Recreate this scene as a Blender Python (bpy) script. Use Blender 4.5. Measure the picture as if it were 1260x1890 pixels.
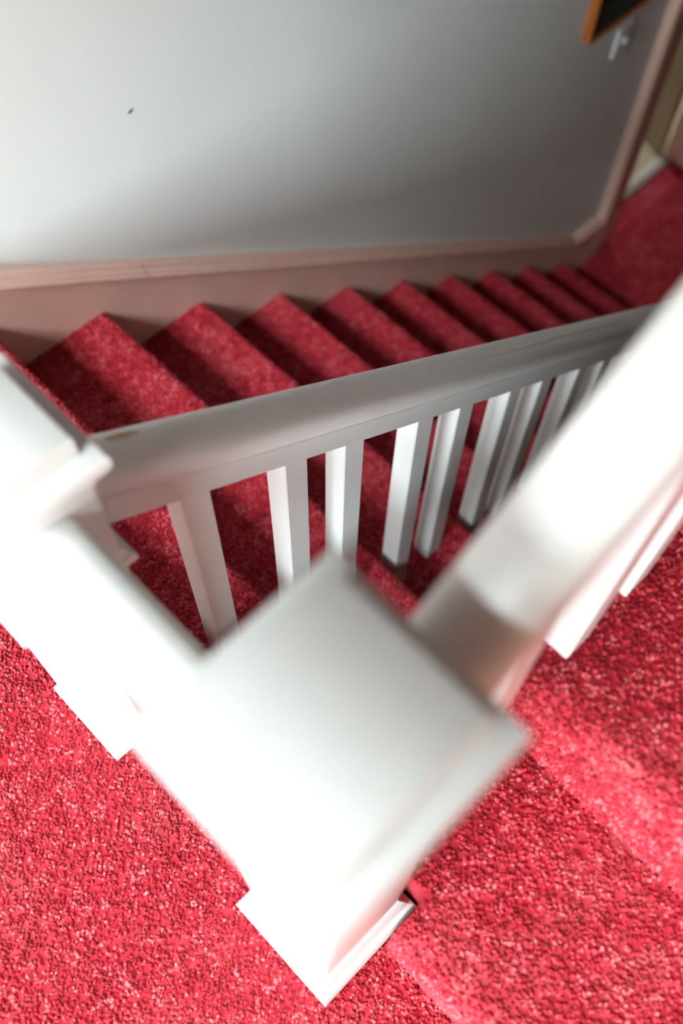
import bpy, bmesh, math, random
from mathutils import Vector, Matrix

random.seed(7)
for o in list(bpy.data.objects):
    bpy.data.objects.remove(o, do_unlink=True)
SC = bpy.context.scene
COL = SC.collection

# ------------------------------------------------------------------ camera
cam_d = bpy.data.cameras.new('camera')
cam = bpy.data.objects.new('camera', cam_d)
COL.objects.link(cam)
CP = Vector((-0.01905, -0.01838, 1.44334))
CF = Vector((0.33389022, 0.31908254, -0.88696316))
CR = Vector((0.71119439, -0.70283792, 0.01487947))
CU = Vector((0.61864357, 0.63577133, 0.46160042))
m = Matrix.Identity(4)
for i in range(3):
    m[i][0], m[i][1], m[i][2], m[i][3] = CR[i], CU[i], -CF[i], CP[i]
cam.matrix_world = m
cam_d.sensor_fit = 'AUTO'
cam_d.sensor_width = 36.0
cam_d.lens = 35.0
cam_d.clip_start = 0.02
cam_d.clip_end = 60
cam_d.dof.use_dof = True
cam_d.dof.focus_distance = 1.46
cam_d.dof.aperture_fstop = 2.0
SC.camera = cam

# ------------------------------------------------------------------ sky, daylight through the windows, exposure
world = bpy.data.worlds.new('sky')
SC.world = world
world.use_nodes = True
wnt = world.node_tree
bg = wnt.nodes['Background']
# an overcast sky (a third as bright at the horizon as overhead) and dark ground below it
wtc = wnt.nodes.new('ShaderNodeTexCoord')
wsep = wnt.nodes.new('ShaderNodeSeparateXYZ')
wnt.links.new(wtc.outputs['Generated'], wsep.inputs[0])
wr = wnt.nodes.new('ShaderNodeValToRGB')
SKY = (0.88, 0.98, 1.0)
wr.color_ramp.elements[0].position = 0.0
wr.color_ramp.elements[0].color = (0.05, 0.055, 0.045, 1)
wr.color_ramp.elements[1].position = 0.5
wr.color_ramp.elements[1].color = (0.05, 0.055, 0.045, 1)
e = wr.color_ramp.elements.new(0.502)
e.color = (SKY[0] / 3, SKY[1] / 3, SKY[2] / 3, 1)
e = wr.color_ramp.elements.new(1.0)
e.color = (*SKY, 1)
wm = wnt.nodes.new('ShaderNodeMath')
wm.operation = 'MULTIPLY_ADD'
wm.inputs[1].default_value = 0.5
wm.inputs[2].default_value = 0.5
wnt.links.new(wsep.outputs['Z'], wm.inputs[0])
wnt.links.new(wm.outputs[0], wr.inputs['Fac'])
wnt.links.new(wr.outputs['Color'], bg.inputs['Color'])
bg.inputs['Strength'].default_value = 108.0
SC.view_settings.view_transform = 'Standard'
SC.view_settings.look = 'None'
SC.view_settings.gamma = 1.0
SC.view_settings.use_curve_mapping = False
SC.view_settings.exposure = -0.3
try:
    SC.cycles.max_bounces = 7
    SC.cycles.diffuse_bounces = 4
    SC.cycles.caustics_reflective = False
    SC.cycles.caustics_refractive = False
    SC.cycles.use_adaptive_sampling = True
    SC.cycles.adaptive_threshold = 0.02
    SC.cycles.transparent_max_bounces = 8
except Exception:
    pass

# added unseen windows: landing ones behind the camera, one in the room beyond
WX, WY0, WY1, WZ0, WZ1 = -4.5, -2.5, 1.33, 0.45, 2.30
UY0, UY1, UZ0, UZ1 = -1.9, 1.36, 4.30, 6.60          # upper of the added landing windows
RY, RX0, RX1, RZ0, RZ1 = 3.2, 4.2, 4.7, -1.1, -0.4


def portal(name, loc, rot, sx, sy):
    d = bpy.data.lights.new(name, 'AREA')
    d.shape = 'RECTANGLE'
    d.size, d.size_y = sx, sy
    d.cycles.is_portal = True
    o = bpy.data.objects.new(name, d)
    COL.objects.link(o)
    o.location = loc
    o.rotation_euler = rot
    return o


portal('window_daylight', (WX - 0.05, (WY0 + WY1) / 2, (WZ0 + WZ1) / 2), (0, -math.pi / 2, 0), WZ1 - WZ0, WY1 - WY0)
portal('window_daylight', (WX - 0.05, (UY0 + UY1) / 2, (UZ0 + UZ1) / 2), (0, -math.pi / 2, 0), UZ1 - UZ0, UY1 - UY0)
portal('window_daylight', ((RX0 + RX1) / 2, RY + 0.05, (RZ0 + RZ1) / 2), (-math.pi / 2, 0, 0), RX1 - RX0, RZ1 - RZ0)


# ------------------------------------------------------------------ materials
def nodes_of(name):
    mt = bpy.data.materials.new(name)
    mt.use_nodes = True
    nt = mt.node_tree
    return mt, nt, nt.nodes['Principled BSDF']


def noise(nt, scale, detail=3, vec=None, rough=0.5, stretch=None):
    tc = nt.nodes.new('ShaderNodeTexCoord')
    mp = nt.nodes.new('ShaderNodeMapping')
    if stretch:
        mp.inputs['Scale'].default_value = stretch
    nt.links.new(tc.outputs['Object'], mp.inputs['Vector'])
    n = nt.nodes.new('ShaderNodeTexNoise')
    n.inputs['Scale'].default_value = scale
    n.inputs['Detail'].default_value = detail
    n.inputs['Roughness'].default_value = rough
    nt.links.new(mp.outputs['Vector'], n.inputs['Vector'])
    return n


def ramp(nt, src, stops):
    r = nt.nodes.new('ShaderNodeValToRGB')
    el = r.color_ramp.elements
    while len(el) < len(stops):
        el.new(0.5)
    for e, (p, c) in zip(el, stops):
        e.position = p
        e.color = (*c, 1)
    nt.links.new(src, r.inputs['Fac'])
    return r


def bump(nt, b, src, strength, dist):
    bp = nt.nodes.new('ShaderNodeBump')
    bp.inputs['Strength'].default_value = strength
    bp.inputs['Distance'].default_value = dist
    nt.links.new(src, bp.inputs['Height'])
    nt.links.new(bp.outputs['Normal'], b.inputs['Normal'])


def paint(name, c0, c1, rough=0.4, nscale=9.0, bscale=70.0, bstr=0.12, bdist=0.002, stretch=None, spec=0.5):
    mt, nt, b = nodes_of(name)
    n = noise(nt, nscale, 4)
    r = ramp(nt, n.outputs['Fac'], [(0.35, c0), (0.65, c1)])
    nt.links.new(r.outputs['Color'], b.inputs['Base Color'])
    b.inputs['Roughness'].default_value = rough
    b.inputs['Specular IOR Level'].default_value = spec
    n2 = noise(nt, bscale, 3, stretch=stretch)
    bump(nt, b, n2.outputs['Fac'], bstr, bdist)
    return mt


M = {}
M['white'] = paint('white_gloss_paint', (0.74, 0.765, 0.75), (0.78, 0.805, 0.79), 0.34, 7, 55, 0.10, 0.002)
M['baluster'] = paint('white_brushed_paint', (0.76, 0.79, 0.785), (0.80, 0.83, 0.825), 0.4, 7, 60, 0.22, 0.002, stretch=(1, 1, 0.18))
M['wall'] = paint('offwhite_wall_paint', (0.76, 0.79, 0.775), (0.79, 0.82, 0.805), 0.5, 2.2, 22, 0.10, 0.004, stretch=(1, 1, 0.3))
M['tanwall'] = paint('tan_wall_paint', (0.30, 0.22, 0.15), (0.34, 0.25, 0.17), 0.6, 2.2, 40, 0.1, 0.003)
M['pink'] = paint('salmon_pink_paint', (0.82, 0.53, 0.44), (0.87, 0.58, 0.49), 0.42, 8, 60, 0.15, 0.002)
M['panelling'] = paint('tan_panelling', (0.44, 0.33, 0.225), (0.50, 0.375, 0.26), 0.6, 3, 40, 0.1, 0.002, stretch=(1, 1, 0.1))
M['olive'] = paint('cream_door_paint', (0.50, 0.42, 0.27), (0.55, 0.46, 0.31), 0.5, 4, 40, 0.1, 0.002)
M['lino'] = paint('beige_vinyl', (0.62, 0.49, 0.33), (0.68, 0.55, 0.38), 0.45, 14, 60, 0.1, 0.001)
M['strip'] = paint('worn_aluminium', (0.74, 0.72, 0.62), (0.80, 0.78, 0.68), 0.35, 30, 200, 0.1, 0.0005)
M['strip'].node_tree.nodes['Principled BSDF'].inputs['Metallic'].default_value = 0.0
M['plastic'] = paint('white_plastic', (0.74, 0.74, 0.75), (0.78, 0.78, 0.79), 0.3, 20, 90, 0.02, 0.0005)
M['metal'] = paint('steel', (0.55, 0.55, 0.55), (0.65, 0.65, 0.65), 0.3, 30, 90, 0.02, 0.0005)
M['metal'].node_tree.nodes['Principled BSDF'].inputs['Metallic'].default_value = 1.0
M['chip'] = paint('dark_plaster_chip', (0.10, 0.09, 0.08), (0.2, 0.18, 0.16), 0.9, 200, 300, 0.3, 0.001)
M['frame_shade'] = paint('shaded_frame_front', (0.018, 0.024, 0.020), (0.028, 0.034, 0.028), 0.4)  # shade on the picture frame's front, put into its colour
M['glint'] = paint('painted_glint_white', (0.84, 0.85, 0.82), (0.88, 0.88, 0.85), 0.15, 60, 200, 0.3, 0.001)  # brighter than the rail paint, to colour in a highlight
M['wornpaint'] = paint('worn_tan_paint', (0.50, 0.38, 0.24), (0.62, 0.50, 0.36), 0.5, 90, 90, 0.1, 0.001)
M['dark'] = paint('dark_timber_joint', (0.05, 0.045, 0.04), (0.07, 0.06, 0.05), 0.8)


def wood_mat():
    mt, nt, b = nodes_of('orange_brown_wood')
    n = noise(nt, 6, 6, stretch=(12, 12, 1.2))
    r = ramp(nt, n.outputs['Fac'], [(0.3, (0.20, 0.055, 0.012)), (0.55, (0.42, 0.13, 0.025)), (0.75, (0.55, 0.19, 0.04))])
    nt.links.new(r.outputs['Color'], b.inputs['Base Color'])
    b.inputs['Roughness'].default_value = 0.35
    bump(nt, b, n.outputs['Fac'], 0.1, 0.001)
    return mt


M['wood'] = wood_mat()


def picture_mat():
    mt, nt, b = nodes_of('dark_print')
    n = noise(nt, 5, 5)
    r = ramp(nt, n.outputs['Fac'], [(0.35, (0.012, 0.02, 0.018)), (0.52, (0.05, 0.06, 0.05)), (0.6, (0.16, 0.15, 0.12)), (0.7, (0.02, 0.05, 0.06))])
    nt.links.new(r.outputs['Color'], b.inputs['Base Color'])
    b.inputs['Roughness'].default_value = 0.6
    return mt


M['print'] = picture_mat()


def pane_mat():
    mt = bpy.data.materials.new('clear_pane')
    mt.use_nodes = True
    nt = mt.node_tree
    for n in list(nt.nodes):
        nt.nodes.remove(n)
    out = nt.nodes.new('ShaderNodeOutputMaterial')
    mix = nt.nodes.new('ShaderNodeMixShader')
    tr = nt.nodes.new('ShaderNodeBsdfTransparent')
    gl = nt.nodes.new('ShaderNodeBsdfGlossy')
    gl.inputs['Roughness'].default_value = 0.02
    mix.inputs['Fac'].default_value = 0.04
    nt.links.new(tr.outputs['BSDF'], mix.inputs[1])
    nt.links.new(gl.outputs['BSDF'], mix.inputs[2])
    nt.links.new(mix.outputs['Shader'], out.inputs['Surface'])
    return mt


M['pane'] = pane_mat()


def carpet_mat(name, pile):
    mt, nt, b = nodes_of(name)
    big = noise(nt, 5.5, 5, rough=0.65)
    mid = noise(nt, 38, 3)
    if pile:                      # every yarn end takes its colour from where it stands
        geo = nt.nodes.new('ShaderNodeNewGeometry')
        nt.links.new(geo.outputs['Position'], big.inputs['Vector'])
        nt.links.new(geo.outputs['Position'], mid.inputs['Vector'])
    if pile:
        oi = nt.nodes.new('ShaderNodeObjectInfo')
        ad = nt.nodes.new('ShaderNodeMath')
        ad.operation = 'MULTIPLY_ADD'
        ad.inputs[1].default_value = 1.5
        ad.inputs[2].default_value = -0.75
        nt.links.new(mid.outputs['Fac'], ad.inputs[0])
        ad2 = nt.nodes.new('ShaderNodeMath')
        ad2.operation = 'ADD'
        ad2.use_clamp = True
        nt.links.new(ad.outputs[0], ad2.inputs[0])
        nt.links.new(oi.outputs['Random'], ad2.inputs[1])
        src = ad2.outputs[0]
    else:
        src = mid.outputs['Fac']
    r = ramp(nt, src, [(0.0, (0.22, 0.005, 0.013)), (0.45, (0.41, 0.012, 0.028)), (0.8, (0.51, 0.035, 0.055)), (1.0, (0.62, 0.13, 0.15))])
    # paler, worn patches
    w = ramp(nt, big.outputs['Fac'], [(0.52, (0, 0, 0)), (0.75, (0.4, 0.4, 0.4))])
    mx = nt.nodes.new('ShaderNodeMix')
    mx.data_type = 'RGBA'
    nt.links.new(w.outputs['Color'], mx.inputs['Factor'])
    nt.links.new(r.outputs['Color'], mx.inputs['A'])
    mx.inputs['B'].default_value = (0.60, 0.16, 0.17, 1)
    nt.links.new(mx.outputs['Result'], b.inputs['Base Color'])
    b.inputs['Roughness'].default_value = 0.75
    b.inputs['Specular IOR Level'].default_value = 0.25
    b.inputs['Sheen Weight'].default_value = 0.12
    b.inputs['Sheen Roughness'].default_value = 0.4
    b.inputs['Sheen Tint'].default_value = (1.0, 0.75, 0.72, 1)
    return mt


M['carpet'] = carpet_mat('red_carpet_backing', False)
M['pile'] = carpet_mat('red_carpet_yarn', True)


# ------------------------------------------------------------------ mesh helpers
def world_origin(o):
    p = Vector((0, 0, 0))
    while o is not None:
        p += o.location
        o = o.parent
    return p


def link(name, mesh, mat, parent=None, loc=(0, 0, 0)):
    o = bpy.data.objects.new(name, mesh)
    COL.objects.link(o)
    o.location = loc
    if parent is not None:
        o.parent = parent
    if mat is not None and not mesh.materials:
        mesh.materials.append(M[mat] if isinstance(mat, str) else mat)
    return o


def build(name, bm, mat, parent=None, smooth=False, angle=40, normals=True):
    """bm is in world coordinates; the object sits at the middle of its own bottom."""
    if normals:
        bmesh.ops.recalc_face_normals(bm, faces=bm.faces)
    xs = [v.co for v in bm.verts]
    c = Vector(((min(v.x for v in xs) + max(v.x for v in xs)) / 2, (min(v.y for v in xs) + max(v.y for v in xs)) / 2, min(v.z for v in xs)))
    bmesh.ops.translate(bm, verts=bm.verts, vec=-c)
    me = bpy.data.meshes.new(name)
    if smooth:
        for f in bm.faces:
            f.smooth = True
        for e in bm.edges:
            if len(e.link_faces) == 2 and e.calc_face_angle(0) > math.radians(angle):
                e.smooth = False
    bm.to_mesh(me)
    bm.free()
    return link(name, me, mat, parent, c - (world_origin(parent) if parent else Vector((0, 0, 0))))


def add_box(bm, lo, hi, bevel=0.0, seg=2):
    lo, hi = Vector(lo), Vector(hi)
    vs = [bm.verts.new((x, y, z)) for x in (lo.x, hi.x) for y in (lo.y, hi.y) for z in (lo.z, hi.z)]
    idx = [(0, 1, 3, 2), (4, 6, 7, 5), (0, 4, 5, 1), (2, 3, 7, 6), (0, 2, 6, 4), (1, 5, 7, 3)]
    fs = [bm.faces.new([vs[i] for i in f]) for f in idx]
    if bevel:
        es = list({e for f in fs for e in f.edges})
        bmesh.ops.bevel(bm, geom=es, offset=bevel, segments=seg, profile=0.5, affect='EDGES')
    return bm


def box(name, lo, hi, mat, parent=None, bevel=0.0, seg=2):
    return build(name, add_box(bmesh.new(), lo, hi, bevel, seg), mat, parent, smooth=bevel > 0, angle=50)


def add_loft(bm, rings, cap=True, closed=True):
    """rings: lists of points with equal length; consecutive rings are joined."""
    vr = [[bm.verts.new(p) for p in r] for r in rings]
    n = len(vr[0])
    for a, b in zip(vr, vr[1:]):
        for i in range(n if closed else n - 1):
            j = (i + 1) % n
            bm.faces.new((a[i], a[j], b[j], b[i]))
    if cap and closed:
        bm.faces.new(vr[0])
        bm.faces.new(list(reversed(vr[-1])))
    return bm


def square_turn(bm, cx, cy, prof):
    """a square 'turning': prof is a list of (half width, z)."""
    return add_loft(bm, [[(cx - h, cy - h, z), (cx + h, cy - h, z), (cx + h, cy + h, z), (cx - h, cy + h, z)] for h, z in prof])


def root(name, loc, label, cat, group=None, kind=None):
    o = bpy.data.objects.new(name, None)
    COL.objects.link(o)
    o.location = loc
    o.empty_display_size = 0.05
    return tag(o, label, cat, group, kind)


def tag(o, label, cat, group=None, kind=None):
    o['label'] = label
    o['category'] = cat
    if group:
        o['group'] = group
    if kind:
        o['kind'] = kind
    return o


# ------------------------------------------------------------------ carpet pile (uncountable yarn tufts on a surface)
def pile_group():
    ng = bpy.data.node_groups.new('carpet_pile', 'GeometryNodeTree')
    ng.interface.new_socket('Geometry', in_out='INPUT', socket_type='NodeSocketGeometry')
    ds = ng.interface.new_socket('Density', in_out='INPUT', socket_type='NodeSocketFloat')
    ss = ng.interface.new_socket('Size', in_out='INPUT', socket_type='NodeSocketFloat')
    sd = ng.interface.new_socket('Seed', in_out='INPUT', socket_type='NodeSocketInt')
    ng.interface.new_socket('Geometry', in_out='OUTPUT', socket_type='NodeSocketGeometry')
    N, L = ng.nodes, ng.links
    gi = N.new('NodeGroupInput')
    go = N.new('NodeGroupOutput')
    dist = N.new('GeometryNodeDistributePointsOnFaces')
    L.new(gi.outputs['Geometry'], dist.inputs['Mesh'])
    L.new(gi.outputs['Density'], dist.inputs['Density'])
    L.new(gi.outputs['Seed'], dist.inputs['Seed'])
    cone = N.new('GeometryNodeMeshIcoSphere')
    cone.inputs['Radius'].default_value = 0.0021
    cone.inputs['Subdivisions'].default_value = 2
    st0 = N.new('GeometryNodeTransform')
    st0.inputs['Scale'].default_value = (1.0, 1.0, 2.3)
    L.new(cone.outputs['Mesh'], st0.inputs['Geometry'])
    # curl the tip over
    pos = N.new('GeometryNodeInputPosition')
    sep = N.new('ShaderNodeSeparateXYZ')
    L.new(pos.outputs[0], sep.inputs[0])
    sq = N.new('ShaderNodeMath')
    sq.operation = 'MULTIPLY'
    L.new(sep.outputs['Z'], sq.inputs[0])
    L.new(sep.outputs['Z'], sq.inputs[1])
    k = N.new('ShaderNodeMath')
    k.operation = 'MULTIPLY'
    k.inputs[1].default_value = 75.0
    L.new(sq.outputs[0], k.inputs[0])
    cmb = N.new('ShaderNodeCombineXYZ')
    L.new(k.outputs[0], cmb.inputs['X'])
    sp = N.new('GeometryNodeSetPosition')
    L.new(st0.outputs['Geometry'], sp.inputs['Geometry'])
    L.new(cmb.outputs[0], sp.inputs['Offset'])
    sm = N.new('GeometryNodeSetShadeSmooth')
    L.new(sp.outputs['Geometry'], sm.inputs['Geometry'])
    mt = N.new('GeometryNodeSetMaterial')
    mt.inputs['Material'].default_value = M['pile']
    L.new(sm.outputs['Geometry'], mt.inputs['Geometry'])
    rv = N.new('FunctionNodeRandomValue')
    rv.data_type = 'FLOAT_VECTOR'
    rv.inputs[0].default_value = (-0.4, -0.4, 0.0)
    rv.inputs[1].default_value = (0.4, 0.4, 6.283)
    nz = N.new('ShaderNodeTexNoise')
    nz.inputs['Scale'].default_value = 60.0
    nz.inputs['Detail'].default_value = 1.0
    p0 = N.new('GeometryNodeInputPosition')
    L.new(p0.outputs[0], nz.inputs['Vector'])
    ma = N.new('ShaderNodeVectorMath')
    ma.operation = 'MULTIPLY_ADD'
    ma.inputs[1].default_value = (4.0, 4.0, 0.0)
    ma.inputs[2].default_value = (-2.0, -2.0, 0.0)
    L.new(nz.outputs['Color'], ma.inputs[0])
    av = N.new('ShaderNodeVectorMath')
    av.operation = 'ADD'
    L.new(ma.outputs[0], av.inputs[0])
    L.new(rv.outputs[0], av.inputs[1])
    e2r = N.new('FunctionNodeEulerToRotation')
    L.new(av.outputs[0], e2r.inputs[0])
    rr = N.new('FunctionNodeRotateRotation')
    rr.rotation_space = 'LOCAL'
    L.new(dist.outputs['Rotation'], rr.inputs['Rotation'])
    L.new(e2r.outputs[0], rr.inputs['Rotate By'])
    rs = N.new('FunctionNodeRandomValue')
    rs.data_type = 'FLOAT'
    rs.inputs[2].default_value = 0.75
    rs.inputs[3].default_value = 1.3
    ms = N.new('ShaderNodeMath')
    ms.operation = 'MULTIPLY'
    L.new(rs.outputs[1], ms.inputs[0])
    L.new(gi.outputs['Size'], ms.inputs[1])
    inst = N.new('GeometryNodeInstanceOnPoints')
    L.new(dist.outputs['Points'], inst.inputs['Points'])
    L.new(mt.outputs['Geometry'], inst.inputs['Instance'])
    L.new(rr.outputs['Rotation'], inst.inputs['Rotation'])
    L.new(ms.outputs[0], inst.inputs['Scale'])
    L.new(inst.outputs['Instances'], go.inputs['Geometry'])
    return ng, ds.identifier, ss.identifier, sd.identifier


PILE, ID_D, ID_S, ID_SEED = pile_group()
seed_n = [1]


def add_pile(bm, parent, density=56000.0, size=1.0):
    bm.normal_update()
    up = sum((f.normal.z * f.calc_area() for f in bm.faces))
    if up < 0:
        bmesh.ops.reverse_faces(bm, faces=bm.faces)
    o = build('carpet_pile', bm, 'pile', parent, normals=False)
    o['kind'] = 'stuff'
    md = o.modifiers.new('pile', 'NODES')
    md.node_group = PILE
    md[ID_D] = float(density)
    md[ID_S] = float(size)
    md[ID_SEED] = seed_n[0]
    seed_n[0] += 1
    return o


# ------------------------------------------------------------------ dimensions (metres; landing carpet at z = 0)
R, G = 0.19, 0.2694          # rise and going
K = R / G
YW = 1.392                   # face of the wall-side skirting
YP = 1.405                   # plaster face of the far wall
X0 = 0.1144                  # landing edge; descending nosing i at X0 + i*G
XA = 0.103                   # first ascending riser
NS = 0.164                   # newel base size
NC = NS / 2
Y1 = 0.439                   # near side of the further newel
YF = 0.507
XF = 0.077
YD = 0.5105                  # centre line of the descending handrail
YA = 0.0765                  # centre line of the ascending handrail
ZF = -11 * R                 # hall floor below
YN = -0.97                   # near wall
XE = 5.0                     # end wall
YL = -2.6                    # side wall of the landing
XL = -0.6                    # where the landing widens
ZC = 7.0                     # ceiling
PT = 0.006                   # pile sits this much above the backing


# ------------------------------------------------------------------ structure
def landing_poly():
    return [(WX, YL), (XL, YL), (XL, YN), (XA, YN), (XA, -0.004), (0.17, -0.004), (0.17, YF + 0.073), (X0 - 0.012, YF + 0.073), (X0 - 0.012, YW), (WX, YW)]


def prism_z(bm, pts, z0, z1):
    return add_loft(bm, [[(x, y, z0) for x, y in pts], [(x, y, z1) for x, y in pts]])


floor = build('floor', prism_z(bmesh.new(), landing_poly(), -0.186, -PT), 'carpet')
tag(floor, 'half landing floor with worn bright red carpet at the foot of the newels', 'floor', kind='structure')
# rounded carpet nosing of the landing over the first step down
def nosing_arc(xn, z, sgn, rad=0.022, over=0.012, n=6):
    """points over the front of a step, from tread to riser; sgn=+1: riser faces +X."""
    pts = []
    for i in range(n + 1):
        a = math.pi / 2 - math.pi * i / n * 0.75
        pts.append((xn - sgn * rad + sgn * rad * math.cos(a), z - rad + rad * math.sin(a)))
    pts.append((xn - sgn * over, z - 2.0 * rad))
    return pts


def strip_y(bm, prof, y0, y1):
    """open strip following prof (x,z), stretched along y."""
    a = [bm.verts.new((x, y0, z)) for x, z in prof]
    b = [bm.verts.new((x, y1, z)) for x, z in prof]
    for i in range(len(prof) - 1):
        bm.faces.new((a[i], b[i], b[i + 1], a[i + 1]))
    return bm


bm = bmesh.new()
XV = -1.15                    # finely tufted as far as one can see, coarser towards the window
near_part = [(XV, YN)] + landing_poly()[3:-1] + [(XV, YW)]
bm.faces.new([bm.verts.new((x, y, -PT)) for x, y in near_part])
bmesh.ops.triangulate(bm, faces=bm.faces)
add_pile(bm, floor, 56000)
bm = bmesh.new()
bm.faces.new([bm.verts.new((x, y, -PT)) for x, y in [(WX, YL), (XL, YL), (XL, YN), (XV, YN), (XV, YW), (WX, YW)]])
bmesh.ops.triangulate(bm, faces=bm.faces)
add_pile(bm, floor, 9000, 2.0)
lip = [(x, z) for x, z in [(X0 - 0.03, -PT)] + nosing_arc(X0 - PT, -PT, 1)] + [(X0 - 0.018, -R)]
bm = strip_y(bmesh.new(), lip, YF + 0.075, YW)
nos = build('nosing', bm, 'carpet', floor, smooth=True)
add_pile(strip_y(bmesh.new(), lip, YF + 0.075, YW), nos, 56000)

hall = box('floor', (X0 - 0.02, YN, ZF - 0.15), (XE, YP + 0.14, ZF - PT), 'carpet')
tag(hall, 'dark red carpeted hall floor at the foot of the descending stairs', 'floor', kind='structure')
bm = bmesh.new()
add_loft(bm, [[(2.83, 0.0, ZF - PT), (2.83, YP, ZF - PT)], [(XE, 0.0, ZF - PT), (XE, YP, ZF - PT)]], cap=False, closed=False)
add_pile(bm, hall, 16000, 1.5)


def wall_boxes(name, boxes, mat, label):
    bm = bmesh.new()
    for lo, hi in boxes:
        add_box(bm, lo, hi)
    return tag(build(name, bm, mat), label, 'wall', kind='structure')


DX0, DX1, DZ = 3.20, 3.872, -0.11          # doorway in the far wall
WT = 0.15
far = wall_boxes('wall_far', [((WX - 0.15, YP, ZF - 0.1), (DX0, YP + WT, ZC)), ((DX1, YP, ZF - 0.1), (XE, YP + WT, ZC)), ((DX0, YP, DZ), (DX1, YP + WT, ZC))],
                 'wall', 'long off-white plaster wall above the salmon pink skirting')
bm = bmesh.new()
ring = [(0.83 + 0.0062 * math.cos(a) * (1 + 0.3 * math.sin(3 * a)), 0, 0.059 + 0.0035 * math.sin(a) + 0.002 * math.cos(a)) for a in [i * math.pi / 5 for i in range(10)]]
add_loft(bm, [[(x, YP + 0.001, z) for x, _, z in ring], [(x, YP - 0.0012, z) for x, _, z in ring]])
build('paint_chip', bm, 'chip', far)['label'] = 'small dark chip in the paint'

wall_boxes('wall_back', [((WX - 0.15, YL, -0.3), (WX, WY0, UZ0)), ((WX - 0.15, WY1, -0.3), (WX, YP, UZ0)),
                         ((WX - 0.15, WY0, -0.3), (WX, WY1, WZ0)), ((WX - 0.15, WY0, WZ1), (WX, WY1, UZ0)),
                         ((WX - 0.15, YL, UZ0), (WX, UY0, UZ1)), ((WX - 0.15, UY1, UZ0), (WX, YP, UZ1)), ((WX - 0.15, YL, UZ1), (WX, YP, ZC))],
           'tanwall', 'tan landing wall holding the added windows behind the camera')
wall_boxes('wall_added_shade', [((-1.0, YL, 1.90), (-0.88, YP, ZC))], 'tanwall', 'unseen tan wall added behind the camera to shade the newel and lower stairs')  # added out of view so its shade falls on the stairs
wall_boxes('wall_near', [((XL, YL - 0.15, ZF - 0.1), (XE, YN, ZC))], 'panelling', 'tan panelled wall beside the ascending flight')
wall_boxes('wall_side', [((WX - 0.15, YL - 0.15, -0.3), (XL, YL, ZC))], 'tanwall', 'tan side wall of the half landing')
wall_boxes('wall_end', [((XE, YN - 0.15, ZF - 0.1), (XE + 0.15, YP + WT, ZC))], 'panelling', 'tan panelled wall closing the far end of the stairwell')
tag(box('ceiling', (WX - 0.15, YL - 0.15, ZC), (XE + 0.15, YP + WT, ZC + 0.12), 'panelling'), 'tan ceiling over the stairwell', 'ceiling', kind='structure')
wall_boxes('wall_landing', [((WX - 0.15, YL, ZF - 0.1), (X0 - 0.024, YP, -0.19))], 'wall', 'plain wall below the half landing')

# room beyond the doorway
room = box('floor', (2.4, YP + 0.14, ZF - 0.15), (XE, RY, ZF), 'lino')
tag(room, 'beige vinyl floor seen through the doorway', 'floor', kind='structure')
wall_boxes('wall_room', [((2.25, YP + WT, ZF - 0.1), (2.4, RY, 0.35)), ((XE, YP + WT, ZF - 0.1), (XE + 0.15, RY, 0.35)),
                         ((2.25, RY, ZF - 0.1), (RX0, RY + 0.12, 0.35)), ((RX1, RY, ZF - 0.1), (XE + 0.15, RY + 0.12, 0.35)),
                         ((RX0, RY, ZF - 0.1), (RX1, RY + 0.12, RZ0)), ((RX0, RY, RZ1), (RX1, RY + 0.12, 0.35))],
           'tanwall', 'tan walls of the room beyond the doorway')
tag(box('ceiling', (2.25, YP + WT, 0.35), (XE + 0.15, RY + 0.12, 0.47), 'tanwall'), 'tan ceiling of the room beyond the doorway', 'ceiling', kind='structure')


# windows
def window(name, label, axis, at, a0, a1, z0, z1, nv, nh, depth=0.1):
    def bx(nm, a, b, c, d, t0, t1, mat, par, bev=0.0):
        if axis == 'x':
            return box(nm, (at + t0, a, c), (at + t1, b, d), mat, par, bev)
        return box(nm, (a, at + t0, c), (b, at + t1, d), mat, par, bev)
    loc = (at, (a0 + a1) / 2, z0) if axis == 'x' else ((a0 + a1) / 2, at, z0)
    w = root(name, loc, label, 'window', kind='structure')
    f = 0.04
    s = -1 if axis == 'x' else 1
    t0, t1 = sorted((s * 0.02, s * 0.08))
    bx('frame_rail', a0, a1, z0, z0 + f, t0, t1, 'white', w, 0.004)
    bx('frame_rail', a0, a1, z1 - f, z1, t0, t1, 'white', w, 0.004)
    bx('frame_stile', a0, a0 + f, z0 + f, z1 - f, t0, t1, 'white', w, 0.004)
    bx('frame_stile', a1 - f, a1, z0 + f, z1 - f, t0, t1, 'white', w, 0.004)
    ca = [a0 + f + (a1 - a0 - 2 * f) * i / nv for i in range(nv + 1)]
    cz = [z0 + f + (z1 - z0 - 2 * f) * i / nh for i in range(nh + 1)]
    u0, u1 = sorted((s * 0.035, s * 0.06))
    for a in ca[1:-1]:
        bx('glazing_bar', a - 0.01, a + 0.01, z0 + f, z1 - f, u0, u1, 'white', w)
    for z in cz[1:-1]:
        for i in range(nv):
            bx('glazing_bar', ca[i] + 0.01, ca[i + 1] - 0.01, z - 0.01, z + 0.01, u0, u1, 'white', w)
    p0, p1 = sorted((s * 0.045, s * 0.048))
    for i in range(nv):
        for j in range(nh):
            bx('pane', ca[i] + 0.01, ca[i + 1] - 0.01, cz[j] + 0.01, cz[j + 1] - 0.01, p0, p1, 'pane', w)
    return w


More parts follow.
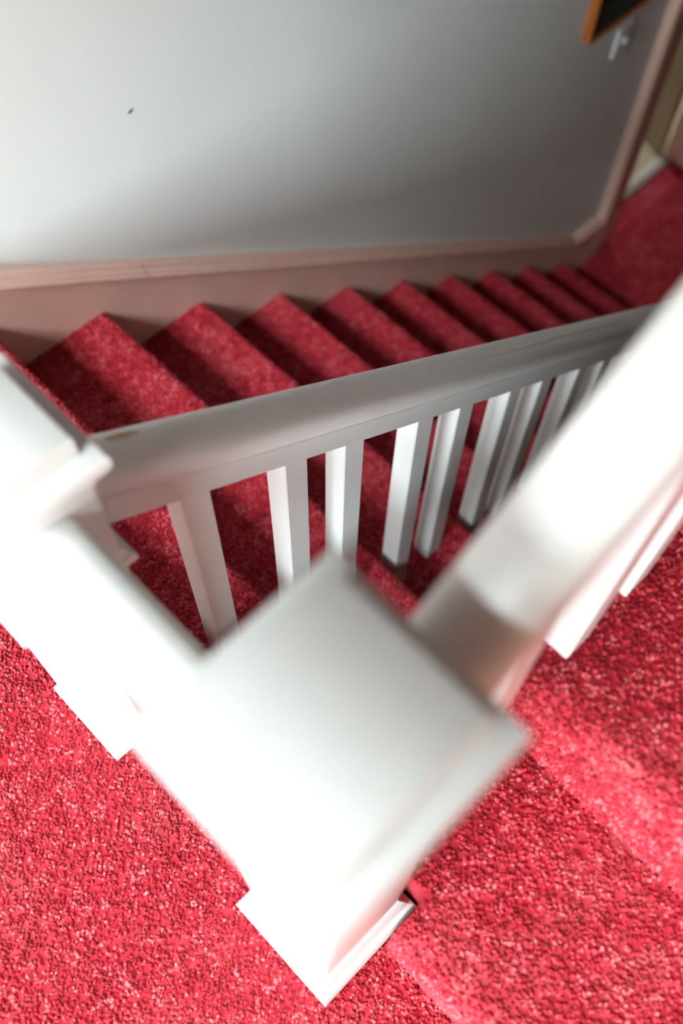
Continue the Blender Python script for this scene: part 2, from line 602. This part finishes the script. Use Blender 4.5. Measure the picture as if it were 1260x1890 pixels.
window('window_added_1', 'unseen low white window added behind the camera to light the stairwell', 'x', WX, WY0, WY1, WZ0, WZ1, 3, 1)
window('window_added_3', 'unseen tall white window added high behind the camera to light the stairwell', 'x', WX, UY0, UY1, UZ0, UZ1, 3, 2)
window('window_added_2', 'unseen white window added to light the room beyond the doorway', 'y', RY, RX0, RX1, RZ0, RZ1, 2, 1)  # put in as a light source for this room

# ------------------------------------------------------------------ skirting and casing along the far wall
SK = 0.2255                   # top of the sloping skirting at x = 0
XS0, XS1 = 0.08, 2.85         # sloping run
ZL = SK - K * XS0             # landing skirting top
ZB = SK - K * XS1             # hall skirting top
sk = root('baseboard_far', (1.4, YW, ZF), 'salmon pink skirting stepping down the wall beside the red stairs', 'skirting', kind='structure')
path = [(WX, ZL), (XS0, ZL), (XS1, ZB), (3.03, ZB - 0.012)]


def add_board(bm, pth, low, y0, y1):
    pts = [(x, z) for x, z in pth] + [(x, z) for x, z in reversed(low)]
    return add_loft(bm, [[(x, y0, z) for x, z in pts], [(x, y1, z) for x, z in pts]])


build('skirting_board', add_board(bmesh.new(), path[0:2], [(WX, -0.02), (XS0, -0.02)], YW, YP), 'pink', sk)
build('skirting_board', add_board(bmesh.new(), path[1:3], [(XS0, -0.03), (XS0 + 0.3, -0.45), (2.6, ZF), (XS1, ZF)], YW, YP), 'pink', sk)
build('skirting_board', add_board(bmesh.new(), path[2:4], [(XS1 + 0.0015, ZF), (3.03, ZF)], YW, YP), 'pink', sk)
MOULD = [(0.0, 0.0), (0.007, -0.001), (0.010, -0.005), (0.0105, -0.012), (0.014, -0.016), (0.0185, -0.019), (0.020, -0.026),
         (0.0235, -0.029), (0.0245, -0.034), (0.023, -0.039), (0.019, -0.042), (0.0, -0.043)]


def moulding(name, p0, p1, parent, mat='pink', cut0=None, cut1=None):
    rings = []
    for (x, z), t in ((p0, cut0), (p1, cut1)):
        rings.append([(x + (t or 0) * (-dz), YW - o + 0.0005, z + dz) for o, dz in MOULD])
    return build(name, add_loft(bmesh.new(), rings), mat, parent, smooth=True, angle=30)


moulding('skirting_moulding', path[0], path[1], sk)
xj = 0.766
moulding('skirting_moulding', path[1], (xj - 0.0008, SK - K * (xj - 0.0008)), sk)
moulding('skirting_moulding', (xj + 0.0012, SK - K * xj - 0.001), path[2], sk)
moulding('skirting_moulding', (XS1 + 0.001, ZB), path[3], sk)

# door casing: a proud back band at the outer edge and a flat board beside it
cas = root('trim_1', (3.12, YW, ZF), 'salmon pink door casing rising from the end of the skirting', 'door casing', kind='structure')
CZ = ZB - 0.01
XB = 3.03


def add_band(bm, z0, z1):
    prof = [(XB, YP), (XB, YW - 0.016), (XB + 0.006, YW - 0.024), (XB + 0.013, YW - 0.0265), (XB + 0.02, YW - 0.0275), (XB + 0.027, YW - 0.0265), (XB + 0.033, YW - 0.022), (XB + 0.036, YW - 0.014), (XB + 0.036, YP)]
    return add_loft(bm, [[(x, y, z0) for x, y in prof], [(x, y, z1) for x, y in prof]])


zj = -0.995
build('back_band', add_band(bmesh.new(), CZ - 0.043, zj - 0.0006), 'pink', cas, smooth=True, angle=50)
build('back_band', add_band(bmesh.new(), zj + 0.0006, DZ + 0.12), 'pink', cas, smooth=True, angle=50)
box('casing_board', (XB + 0.0365, YW - 0.004, CZ - 0.05), (DX0 - 0.008, YP, DZ + 0.085), 'pink', cas, 0.003)
box('plinth_block', (XB + 0.0005, YW - 0.001, ZF - 0.003), (DX0 - 0.008, YP, CZ - 0.051), 'pink', cas, 0.003)
cas2 = root('trim_2', (DX1 + 0.06, YW, ZF), 'salmon pink casing on the further side of the doorway', 'door casing', kind='structure')
box('casing_board', (DX1 + 0.008, YW - 0.006, ZF - 0.003), (DX1 + 0.13, YP, DZ + 0.085), 'pink', cas2, 0.003)
cas3 = root('trim_3', ((DX0 + DX1) / 2, YW, DZ), 'salmon pink casing across the head of the doorway', 'door casing', kind='structure')
box('casing_board', (DX0 - 0.007, YW - 0.006, DZ + 0.008), (DX1 + 0.007, YP, DZ + 0.085), 'pink', cas3, 0.003)

# doorway lining, threshold, open door
jam = root('trim_4', ((DX0 + DX1) / 2, YP + WT / 2, ZF), 'pinkish lining boards inside the doorway at the foot of the stairs', 'door lining', kind='structure')
box('jamb', (DX0 - 0.001, YP - 0.002, ZF), (DX0 + 0.02, YP + WT, DZ), 'pink', jam, 0.002)
box('jamb', (DX1 - 0.02, YP - 0.002, ZF), (DX1 + 0.001, YP + WT, DZ), 'pink', jam, 0.002)
box('head', (DX0 + 0.0205, YP - 0.002, DZ - 0.02), (DX1 - 0.0205, YP + WT, DZ + 0.001), 'pink', jam, 0.002)
th = root('threshold_strip', ((DX0 + DX1) / 2, YP + 0.14, ZF), 'pale metal threshold strip between red carpet and beige floor', 'threshold')
bm = bmesh.new()
prof = [(-0.018, 0.0), (-0.015, 0.004), (-0.006, 0.006), (0.006, 0.006), (0.015, 0.004), (0.018, 0.0)]
add_loft(bm, [[(DX0 + 0.021, YP + 0.142 + a, ZF + b) for a, b in prof], [(DX1 - 0.021, YP + 0.142 + a, ZF + b) for a, b in prof]])
build('bar', bm, 'strip', th, smooth=True, angle=25)
box('edge_lip', (DX0 + 0.021, YP + 0.108, ZF - 0.002), (DX1 - 0.021, YP + 0.116, ZF + 0.004), 'strip', th, 0.001)

dr = bpy.data.objects.new('door_1', None)
COL.objects.link(dr)
dr.location = (DX1 - 0.012, YP + WT + 0.012, ZF)
tag(dr, 'cream painted door standing open into the room beyond', 'door', kind='structure')
DW, DT, DH = 0.63, 0.035, DZ - ZF - 0.03


def dbox(nm, lo, hi, mat, bev=0.002, par=None):
    bm = add_box(bmesh.new(), lo, hi, bev)
    me = bpy.data.meshes.new(nm)
    bm.to_mesh(me)
    bm.free()
    return link(nm, me, mat, par or dr)


# leaf drawn along +X of its own frame from the hinge
st = 0.09
dbox('stile', (0, 0, 0.008), (st, DT, DH), 'olive')
dbox('stile', (DW - st, 0, 0.008), (DW, DT, DH), 'olive')
for z0, z1 in ((0.008, 0.2), (0.85, 0.97), (DH - 0.1, DH)):
    dbox('rail', (st + 0.0005, 0, z0), (DW - st - 0.0005, DT, z1), 'olive')
for z0, z1 in ((0.2, 0.85), (0.97, DH - 0.1)):
    dbox('panel', (st - 0.005, 0.012, z0 - 0.005), (DW - st + 0.005, DT - 0.012, z1 + 0.005), 'olive')
hk = dbox('handle_plate', (DW - 0.065, -0.004, 0.88), (DW - 0.025, -0.0002, 1.02), 'metal', 0.001)
dbox('handle', (DW - 0.13, -0.045, 0.97), (DW - 0.035, -0.03, 0.985), 'metal', 0.005, hk)
dr.rotation_euler = (0, 0, math.radians(68))

# ------------------------------------------------------------------ descending flight
fd = root('stair_flight', (1.4, 0.9, ZF), 'red carpeted flight of steps going down along the pink skirting', 'stairs')
DY0, DY1 = 0.36, YW - 0.0005
NDOWN = 10
for i in range(1, NDOWN + 1):
    z = -i * R
    xp = X0 + (i - 1) * G - 0.0125
    xn = X0 + i * G
    zt = z - PT
    front = nosing_arc(xn - PT, zt, 1) + [(xn - 0.018, z - R - (0.0 if i < NDOWN else 0))]
    pts = [(xp - 0.01, zt)] + front
    body = pts + [(xp - 0.01, z - R)]
    bm = add_loft(bmesh.new(), [[(x, DY0, zz) for x, zz in body], [(x, DY1, zz) for x, zz in body]])
    st_ = build('step', bm, 'carpet', fd, smooth=True, angle=35)
    dens, size = (56000, 1.0) if i <= 4 else ((34000, 1.2) if i <= 6 else (18000, 1.45))
    pts2 = [(xp - 0.004, zt)] + front
    add_pile(strip_y(bmesh.new(), pts2, DY0, DY1), st_, dens, size)
# white closed string under the well side of the flight
sl = [(X0, -0.06), (X0 + NDOWN * G, -0.06 - NDOWN * R), (X0 + NDOWN * G, ZF), (X0 + NDOWN * G - 0.32, ZF), (X0, -0.42)]
bm = add_loft(bmesh.new(), [[(x, DY0 - 0.03, z - 0.22) for x, z in sl[:2]] + [(x, DY0 - 0.03, z) for x, z in sl[2:]],
                            [(x, DY0 - 0.0005, z - 0.22) for x, z in sl[:2]] + [(x, DY0 - 0.0005, z) for x, z in sl[2:]]])
build('outer_string', bm, 'white', fd)['label'] = 'white painted board along the open side'

# ------------------------------------------------------------------ ascending flight
fa = root('stair_flight', (1.2, -0.4, 0), 'red carpeted flight of steps going up beside the nearest newel', 'stairs')
AY0, AY1 = YN + 0.0005, 0.125
NUP = 10
GA = 0.2725
for i in range(1, NUP + 1):
    z = i * R
    xn = XA - 0.004 + (i - 1) * GA
    xb = XA + i * GA
    zt = z - PT
    front = nosing_arc(xn + PT, zt, -1, 0.026, 0.006) + [(XA + (i - 1) * GA + PT, z - R)]
    pts = [(xb + 0.012, zt)] + front
    body = pts + [(xb + 0.012, z - R)]
    bm = bmesh.new()
    if i == 1:
        add_loft(bm, [[(x, AY0, zz) for x, zz in body], [(x, -0.003, zz) for x, zz in body]])
        add_box(bm, (0.1665, -0.003, 0.0), (xb + 0.012, AY1, zt))
    else:
        add_loft(bm, [[(x, AY0, zz) for x, zz in body], [(x, AY1, zz) for x, zz in body]])
    st_ = build('step', bm, 'carpet', fa, smooth=True, angle=35)
    dens, size = (56000, 1.0) if i <= 3 else ((26000, 1.3) if i <= 5 else (12000, 1.8))
    pts2 = [(xb + 0.004, zt)] + front
    bm = strip_y(bmesh.new(), pts2, AY0, -0.006 if i == 1 else AY1)
    if i == 1:
        strip_y(bm, [(xb + 0.004, zt), (0.167, zt)], -0.006, AY1)  # beside the newel base
    add_pile(bm, st_, dens, size)
sl = [(0.30, 0.002), (XA + NUP * GA, NUP * R - 0.19), (XA + NUP * GA, NUP * R - 0.43), (0.55, 0.0)]
build('soffit', add_loft(bmesh.new(), [[(x, AY0, z - 0.012) for x, z in sl], [(x, AY1 - 0.01, z - 0.012) for x, z in sl]]), 'wall', fa)
up = box('floor', (XA + NUP * GA + 0.013, YN, NUP * R - 0.25), (XE, 0.125, NUP * R - PT), 'carpet')
tag(up, 'red carpeted upper landing at the top of the ascending flight', 'floor', kind='structure')


# ------------------------------------------------------------------ newel posts
def newel(label, cx, cy, z0, ztier, collar=None, base_h=0.124, h=NC):
    t = root('newel_post', (cx, cy, z0), label, 'newel post', 'white newel posts')
    if h > 0.075:
        prof = [(h, z0), (h, z0 + base_h - 0.046), (h - 0.0015, z0 + base_h - 0.043), (h - 0.003, z0 + base_h - 0.036), (h - 0.0035, z0 + base_h - 0.030),
                (h - 0.009, z0 + base_h - 0.027), (h - 0.011, z0 + base_h - 0.018), (h - 0.015, z0 + base_h - 0.006), (h - 0.0185, z0 + base_h), (0.05, z0 + base_h)]
    else:
        prof = [(h, z0), (h, z0 + base_h - 0.008), (h - 0.0015, z0 + base_h - 0.003), (h - 0.005, z0 + base_h), (0.05, z0 + base_h)]
    bm = square_turn(bmesh.new(), cx, cy, prof)
    build('base', bm, 'white', t, smooth=True, angle=28)
    sh = 0.062
    bm = add_box(bmesh.new(), (cx - sh, cy - sh, z0 + base_h - 0.004), (cx + sh, cy + sh, ztier - 0.05), 0.0025)
    build('shaft', bm, 'white', t, smooth=True, angle=50)
    if collar is not None:
        bm = square_turn(bmesh.new(), cx, cy, [(sh + 0.0003, collar - 0.012), (sh + 0.009, collar - 0.010), (sh + 0.011, collar - 0.004), (sh + 0.010, collar + 0.003), (sh + 0.004, collar + 0.007), (sh + 0.002, collar + 0.016), (sh + 0.0003, collar + 0.017)])
        build('collar', bm, 'white', t, smooth=True, angle=30)
    c = square_turn(bmesh.new(), cx, cy, [(0.0625, ztier - 0.055), (0.0635, ztier - 0.050), (0.065, ztier - 0.042), (0.070, ztier - 0.034), (0.0735, ztier - 0.030), (0.0735, ztier - 0.026), (0.0765, ztier - 0.024),
                                          (0.0785, ztier - 0.018), (0.0785, ztier - 0.006), (0.0765, ztier - 0.001), (0.073, ztier), (0.03, ztier)])
    capo = build('cap', c, 'white', t, smooth=True, angle=32)
    p = square_turn(bmesh.new(), cx, cy, [(0.0575, ztier - 0.003), (0.0585, ztier), (0.0605, ztier + 0.003), (0.0605, ztier + 0.024), (0.0590, ztier + 0.0285), (0.056, ztier + 0.030)])
    build('top_plate', p, 'white', capo, smooth=True, angle=40)
    return t


newel('white square newel post nearest the camera, its broad cap filling the foreground', NC, NC, 0.0, 0.915)
newel('lower white newel post at the head of the descending handrail', XF, YF, 0.0, 0.700, collar=0.497, base_h=0.042, h=0.069)
newel('white newel post at the bottom of the descending handrail in the dark hall', X0 + 10 * G + 0.13, YD, ZF, ZF + 0.88)

# ------------------------------------------------------------------ balustrades
FB = 0.0215
HALF = [(FB, 0.0), (FB, 0.0410), (0.0236, 0.0414), (0.0243, 0.0450), (0.0234, 0.0500), (0.0205, 0.0532), (0.0203, 0.0556), (0.0250, 0.0580), (0.0300, 0.0630),
        (0.0335, 0.0710), (0.0350, 0.0800), (0.0350, 0.0880), (0.0335, 0.0970), (0.0295, 0.1055), (0.0225, 0.1115), (0.0130, 0.1150), (0.0050, 0.1160)]
PROFILE = [(y, h) for y, h in HALF] + [(-y, h) for y, h in reversed(HALF)]


def sloped_rail(name, yc, x0, x1, zfun, parent, mat='white'):
    n = 8
    rings = []
    for i in range(n + 1):
        x = x0 + (x1 - x0) * i / n
        rings.append([(x, yc + y, zfun(x) + h) for y, h in PROFILE])
    return build(name, add_loft(bmesh.new(), rings), mat, parent, smooth=True, angle=33)


def baluster(parent, x, yc, zb, zfun, w=0.0415):
    bm = bmesh.new()
    h = w / 2
    top = lambda xx: zfun(xx) + 0.0
    # square bar with eased edges; the top is cut to the slope of the rail
    e = 0.0018
    oct_ = [(0, e), (0, w - e), (e, w), (w - e, w), (w, w - e), (w, e), (w - e, 0), (e, 0)]
    lo = [(x + a, yc - h + b, zb) for a, b in oct_]
    hi = [(x + a, yc - h + b, top(x + a)) for a, b in oct_]
    add_loft(bm, [lo, hi])
    return build('baluster', bm, 'baluster', parent, smooth=True, angle=30)


zd = lambda x: 0.5949 - K * x
bd = root('balustrade', (1.4, YD, -1.0), 'white balustrade with moulded handrail running down the descending flight', 'balustrade')
hr = sloped_rail('handrail', YD, XF + 0.0625, X0 + 10 * G + 0.066, zd, bd)
bm = bmesh.new()  # raised pale strip along the rail top: a painted-in highlight
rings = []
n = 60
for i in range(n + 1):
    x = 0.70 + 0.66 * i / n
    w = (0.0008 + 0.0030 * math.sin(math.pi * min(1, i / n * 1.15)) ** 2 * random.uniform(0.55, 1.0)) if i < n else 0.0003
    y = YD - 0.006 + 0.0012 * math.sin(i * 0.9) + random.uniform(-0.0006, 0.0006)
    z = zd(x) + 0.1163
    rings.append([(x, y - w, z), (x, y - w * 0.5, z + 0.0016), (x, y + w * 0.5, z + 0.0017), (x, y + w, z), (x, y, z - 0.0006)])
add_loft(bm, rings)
build('painted_glint', bm, 'glint', hr, smooth=True, angle=60)['label'] = 'thin raised strip, paler than the rail to paint in a highlight'
bm = bmesh.new()
ring = [(0.213 + 0.017 * math.cos(a) * (1 + 0.2 * math.sin(2 * a + 1)), YD + 0.011 + 0.0045 * math.sin(a)) for a in [i * math.pi / 8 for i in range(16)]]
add_loft(bm, [[(x, y, zd(x) + 0.1146) for x, y in ring], [(x, y, zd(x) + 0.1160) for x, y in ring]])
build('worn_patch', bm, 'wornpaint', hr)['label'] = 'tan patch worn through the paint'
bxs = [0.2425, 0.4017, 0.5156, 0.681, 0.7943, 0.9528, 1.0683, 1.2228]
while bxs[-1] < 2.55:
    bxs.append(bxs[-2] + 0.2705)
for x in bxs:
    i = int((x - X0) // G) + 1
    baluster(bd, x, YD, -i * R - 0.004, zd)

za = lambda x: 0.626 + 0.705 * x
ba = root('balustrade', (1.2, YA, 0.3), 'white balustrade climbing beside the ascending flight, handrail blurred in the foreground', 'balustrade')
XU = XA + NUP * GA
sloped_rail('handrail', YA, NC + 0.0625, XU + 0.03, za, ba)
axs = [0.262]
for n in range(9):
    axs += [0.432 + n * GA, 0.540 + n * GA]
for x in axs:
    i = int((x - XA) // GA) + 1
    if x < XU - 0.05:
        baluster(ba, x, YA, i * R - 0.004, za)

bl = root('balustrade', (NC, 0.3, 0.0), 'short white level handrail joining the two newel posts at the landing edge', 'balustrade')
ya, yb_ = NC + 0.0625, YF - 0.0625
rings = [[(0.078 - o, y, 0.522 + h) for o, h in PROFILE] for y in (ya, yb_)]
build('handrail', add_loft(bmesh.new(), rings), 'white', bl, smooth=True, angle=33)
for y in (yb_ - 0.0420, ya + 0.0215):
    bm = add_box(bmesh.new(), (0.058, y - 0.0001, -0.004), (0.0995, y + 0.0414, 0.5215), 0.0018, 1)
    build('baluster', bm, 'baluster', bl, smooth=True, angle=30)

# ------------------------------------------------------------------ picture and switch on the far wall
FX0, FZ0, FW, FH, FT, FM = 2.497, -0.655, 0.44, 0.58, 0.034, 0.045
fr = root('framed_picture', (FX0 + FW / 2, YP, FZ0), 'dark picture in an orange-brown wooden frame above the light switch', 'picture')


def frame_member(quad, nm='frame_member', mt_='wood', FT=FT):
    """quad: outer a, outer b, inner b, inner a in (x,z)."""
    oa, ob, ib, ia = [Vector(q) for q in quad]
    rings = []
    for o, i_ in ((oa, ia), (ob, ib)):
        L = lambda t: o + (i_ - o) * t
        pr = [(0.0, YP - 0.001), (0.0, YP - FT + 0.006), (0.08, YP - FT + 0.001), (0.25, YP - FT), (0.45, YP - FT + 0.003), (0.7, YP - FT + 0.012), (0.95, YP - FT + 0.016), (1.0, YP - FT + 0.019), (1.0, YP - 0.001)]
        rings.append([(L(t).x, y, L(t).y) for t, y in pr])
    return build(nm, add_loft(bmesh.new(), rings), mt_, fr, smooth=True, angle=40)


a, b, c, d = FX0, FX0 + FW, FZ0, FZ0 + FH
def frame_ring(a, b, c, d, w, **kw):
    ai, bi, ci, di = a + w, b - w, c + w, d - w
    frame_member([(a, c), (b, c), (bi, ci), (ai, ci)], **kw)
    frame_member([(b, d), (a, d), (ai, di), (bi, di)], **kw)
    frame_member([(a, d), (a, c), (ai, ci), (ai, di)], **kw)
    frame_member([(b, c), (b, d), (bi, di), (bi, ci)], **kw)
    return ai, bi, ci, di


inner = frame_ring(a, b, c, d, 0.007)
ai, bi, ci, di = frame_ring(*[v + s for v, s in zip(inner, (0.0002, -0.0002, 0.0002, -0.0002))], FM, nm='shaded_front', mt_='frame_shade', FT=0.026)  # dark inner band paints the shaded front of the wooden frame
art = box('print', (ai + 0.0005, YP - 0.012, ci + 0.0005), (bi - 0.0005, YP - 0.001, di - 0.0005), 'print', fr)

SX0, SX1, SZ0, SZ1 = 2.722, 2.797, -0.842, -0.730
sw = root('light_switch', ((SX0 + SX1) / 2, YP, SZ0), 'white toggle light switch plate below the framed picture', 'light switch')
cx_, cz_ = (SX0 + SX1) / 2, (SZ0 + SZ1) / 2
bm = bmesh.new()
o1 = [(SX0, SZ0), (SX1, SZ0), (SX1, SZ1), (SX0, SZ1)]
ins = lambda k: [(cx_ + (x - cx_) * (1 - k), cz_ + (z - cz_) * (1 - k * 0.67)) for x, z in o1]
add_loft(bm, [[(x, YP, z) for x, z in o1], [(x, YP - 0.006, z) for x, z in o1], [(x, YP - 0.010, z) for x, z in ins(0.10)]])
build('plate', bm, 'plastic', sw, smooth=True, angle=30)
bm = bmesh.new()
q = lambda hw, z0, z1, y: [(cx_ - hw, y, z0), (cx_ + hw, y, z0), (cx_ + hw, y, z1), (cx_ - hw, y, z1)]
add_loft(bm, [q(0.006, cz_ - 0.011, cz_ + 0.011, YP - 0.0095), q(0.0055, cz_ - 0.004, cz_ + 0.012, YP - 0.014), q(0.0048, cz_ + 0.004, cz_ + 0.0145, YP - 0.026)])
build('toggle', bm, 'plastic', sw)
for zz in (cz_ - 0.03, cz_ + 0.03):
    bm = bmesh.new()
    ring = [(cx_ + 0.003 * math.cos(i * math.pi / 5), zz + 0.003 * math.sin(i * math.pi / 5)) for i in range(10)]
    add_loft(bm, [[(x, YP - 0.0095, z) for x, z in ring], [(x, YP - 0.0115, z) for x, z in ring]])
    build('screw', bm, 'metal', sw)
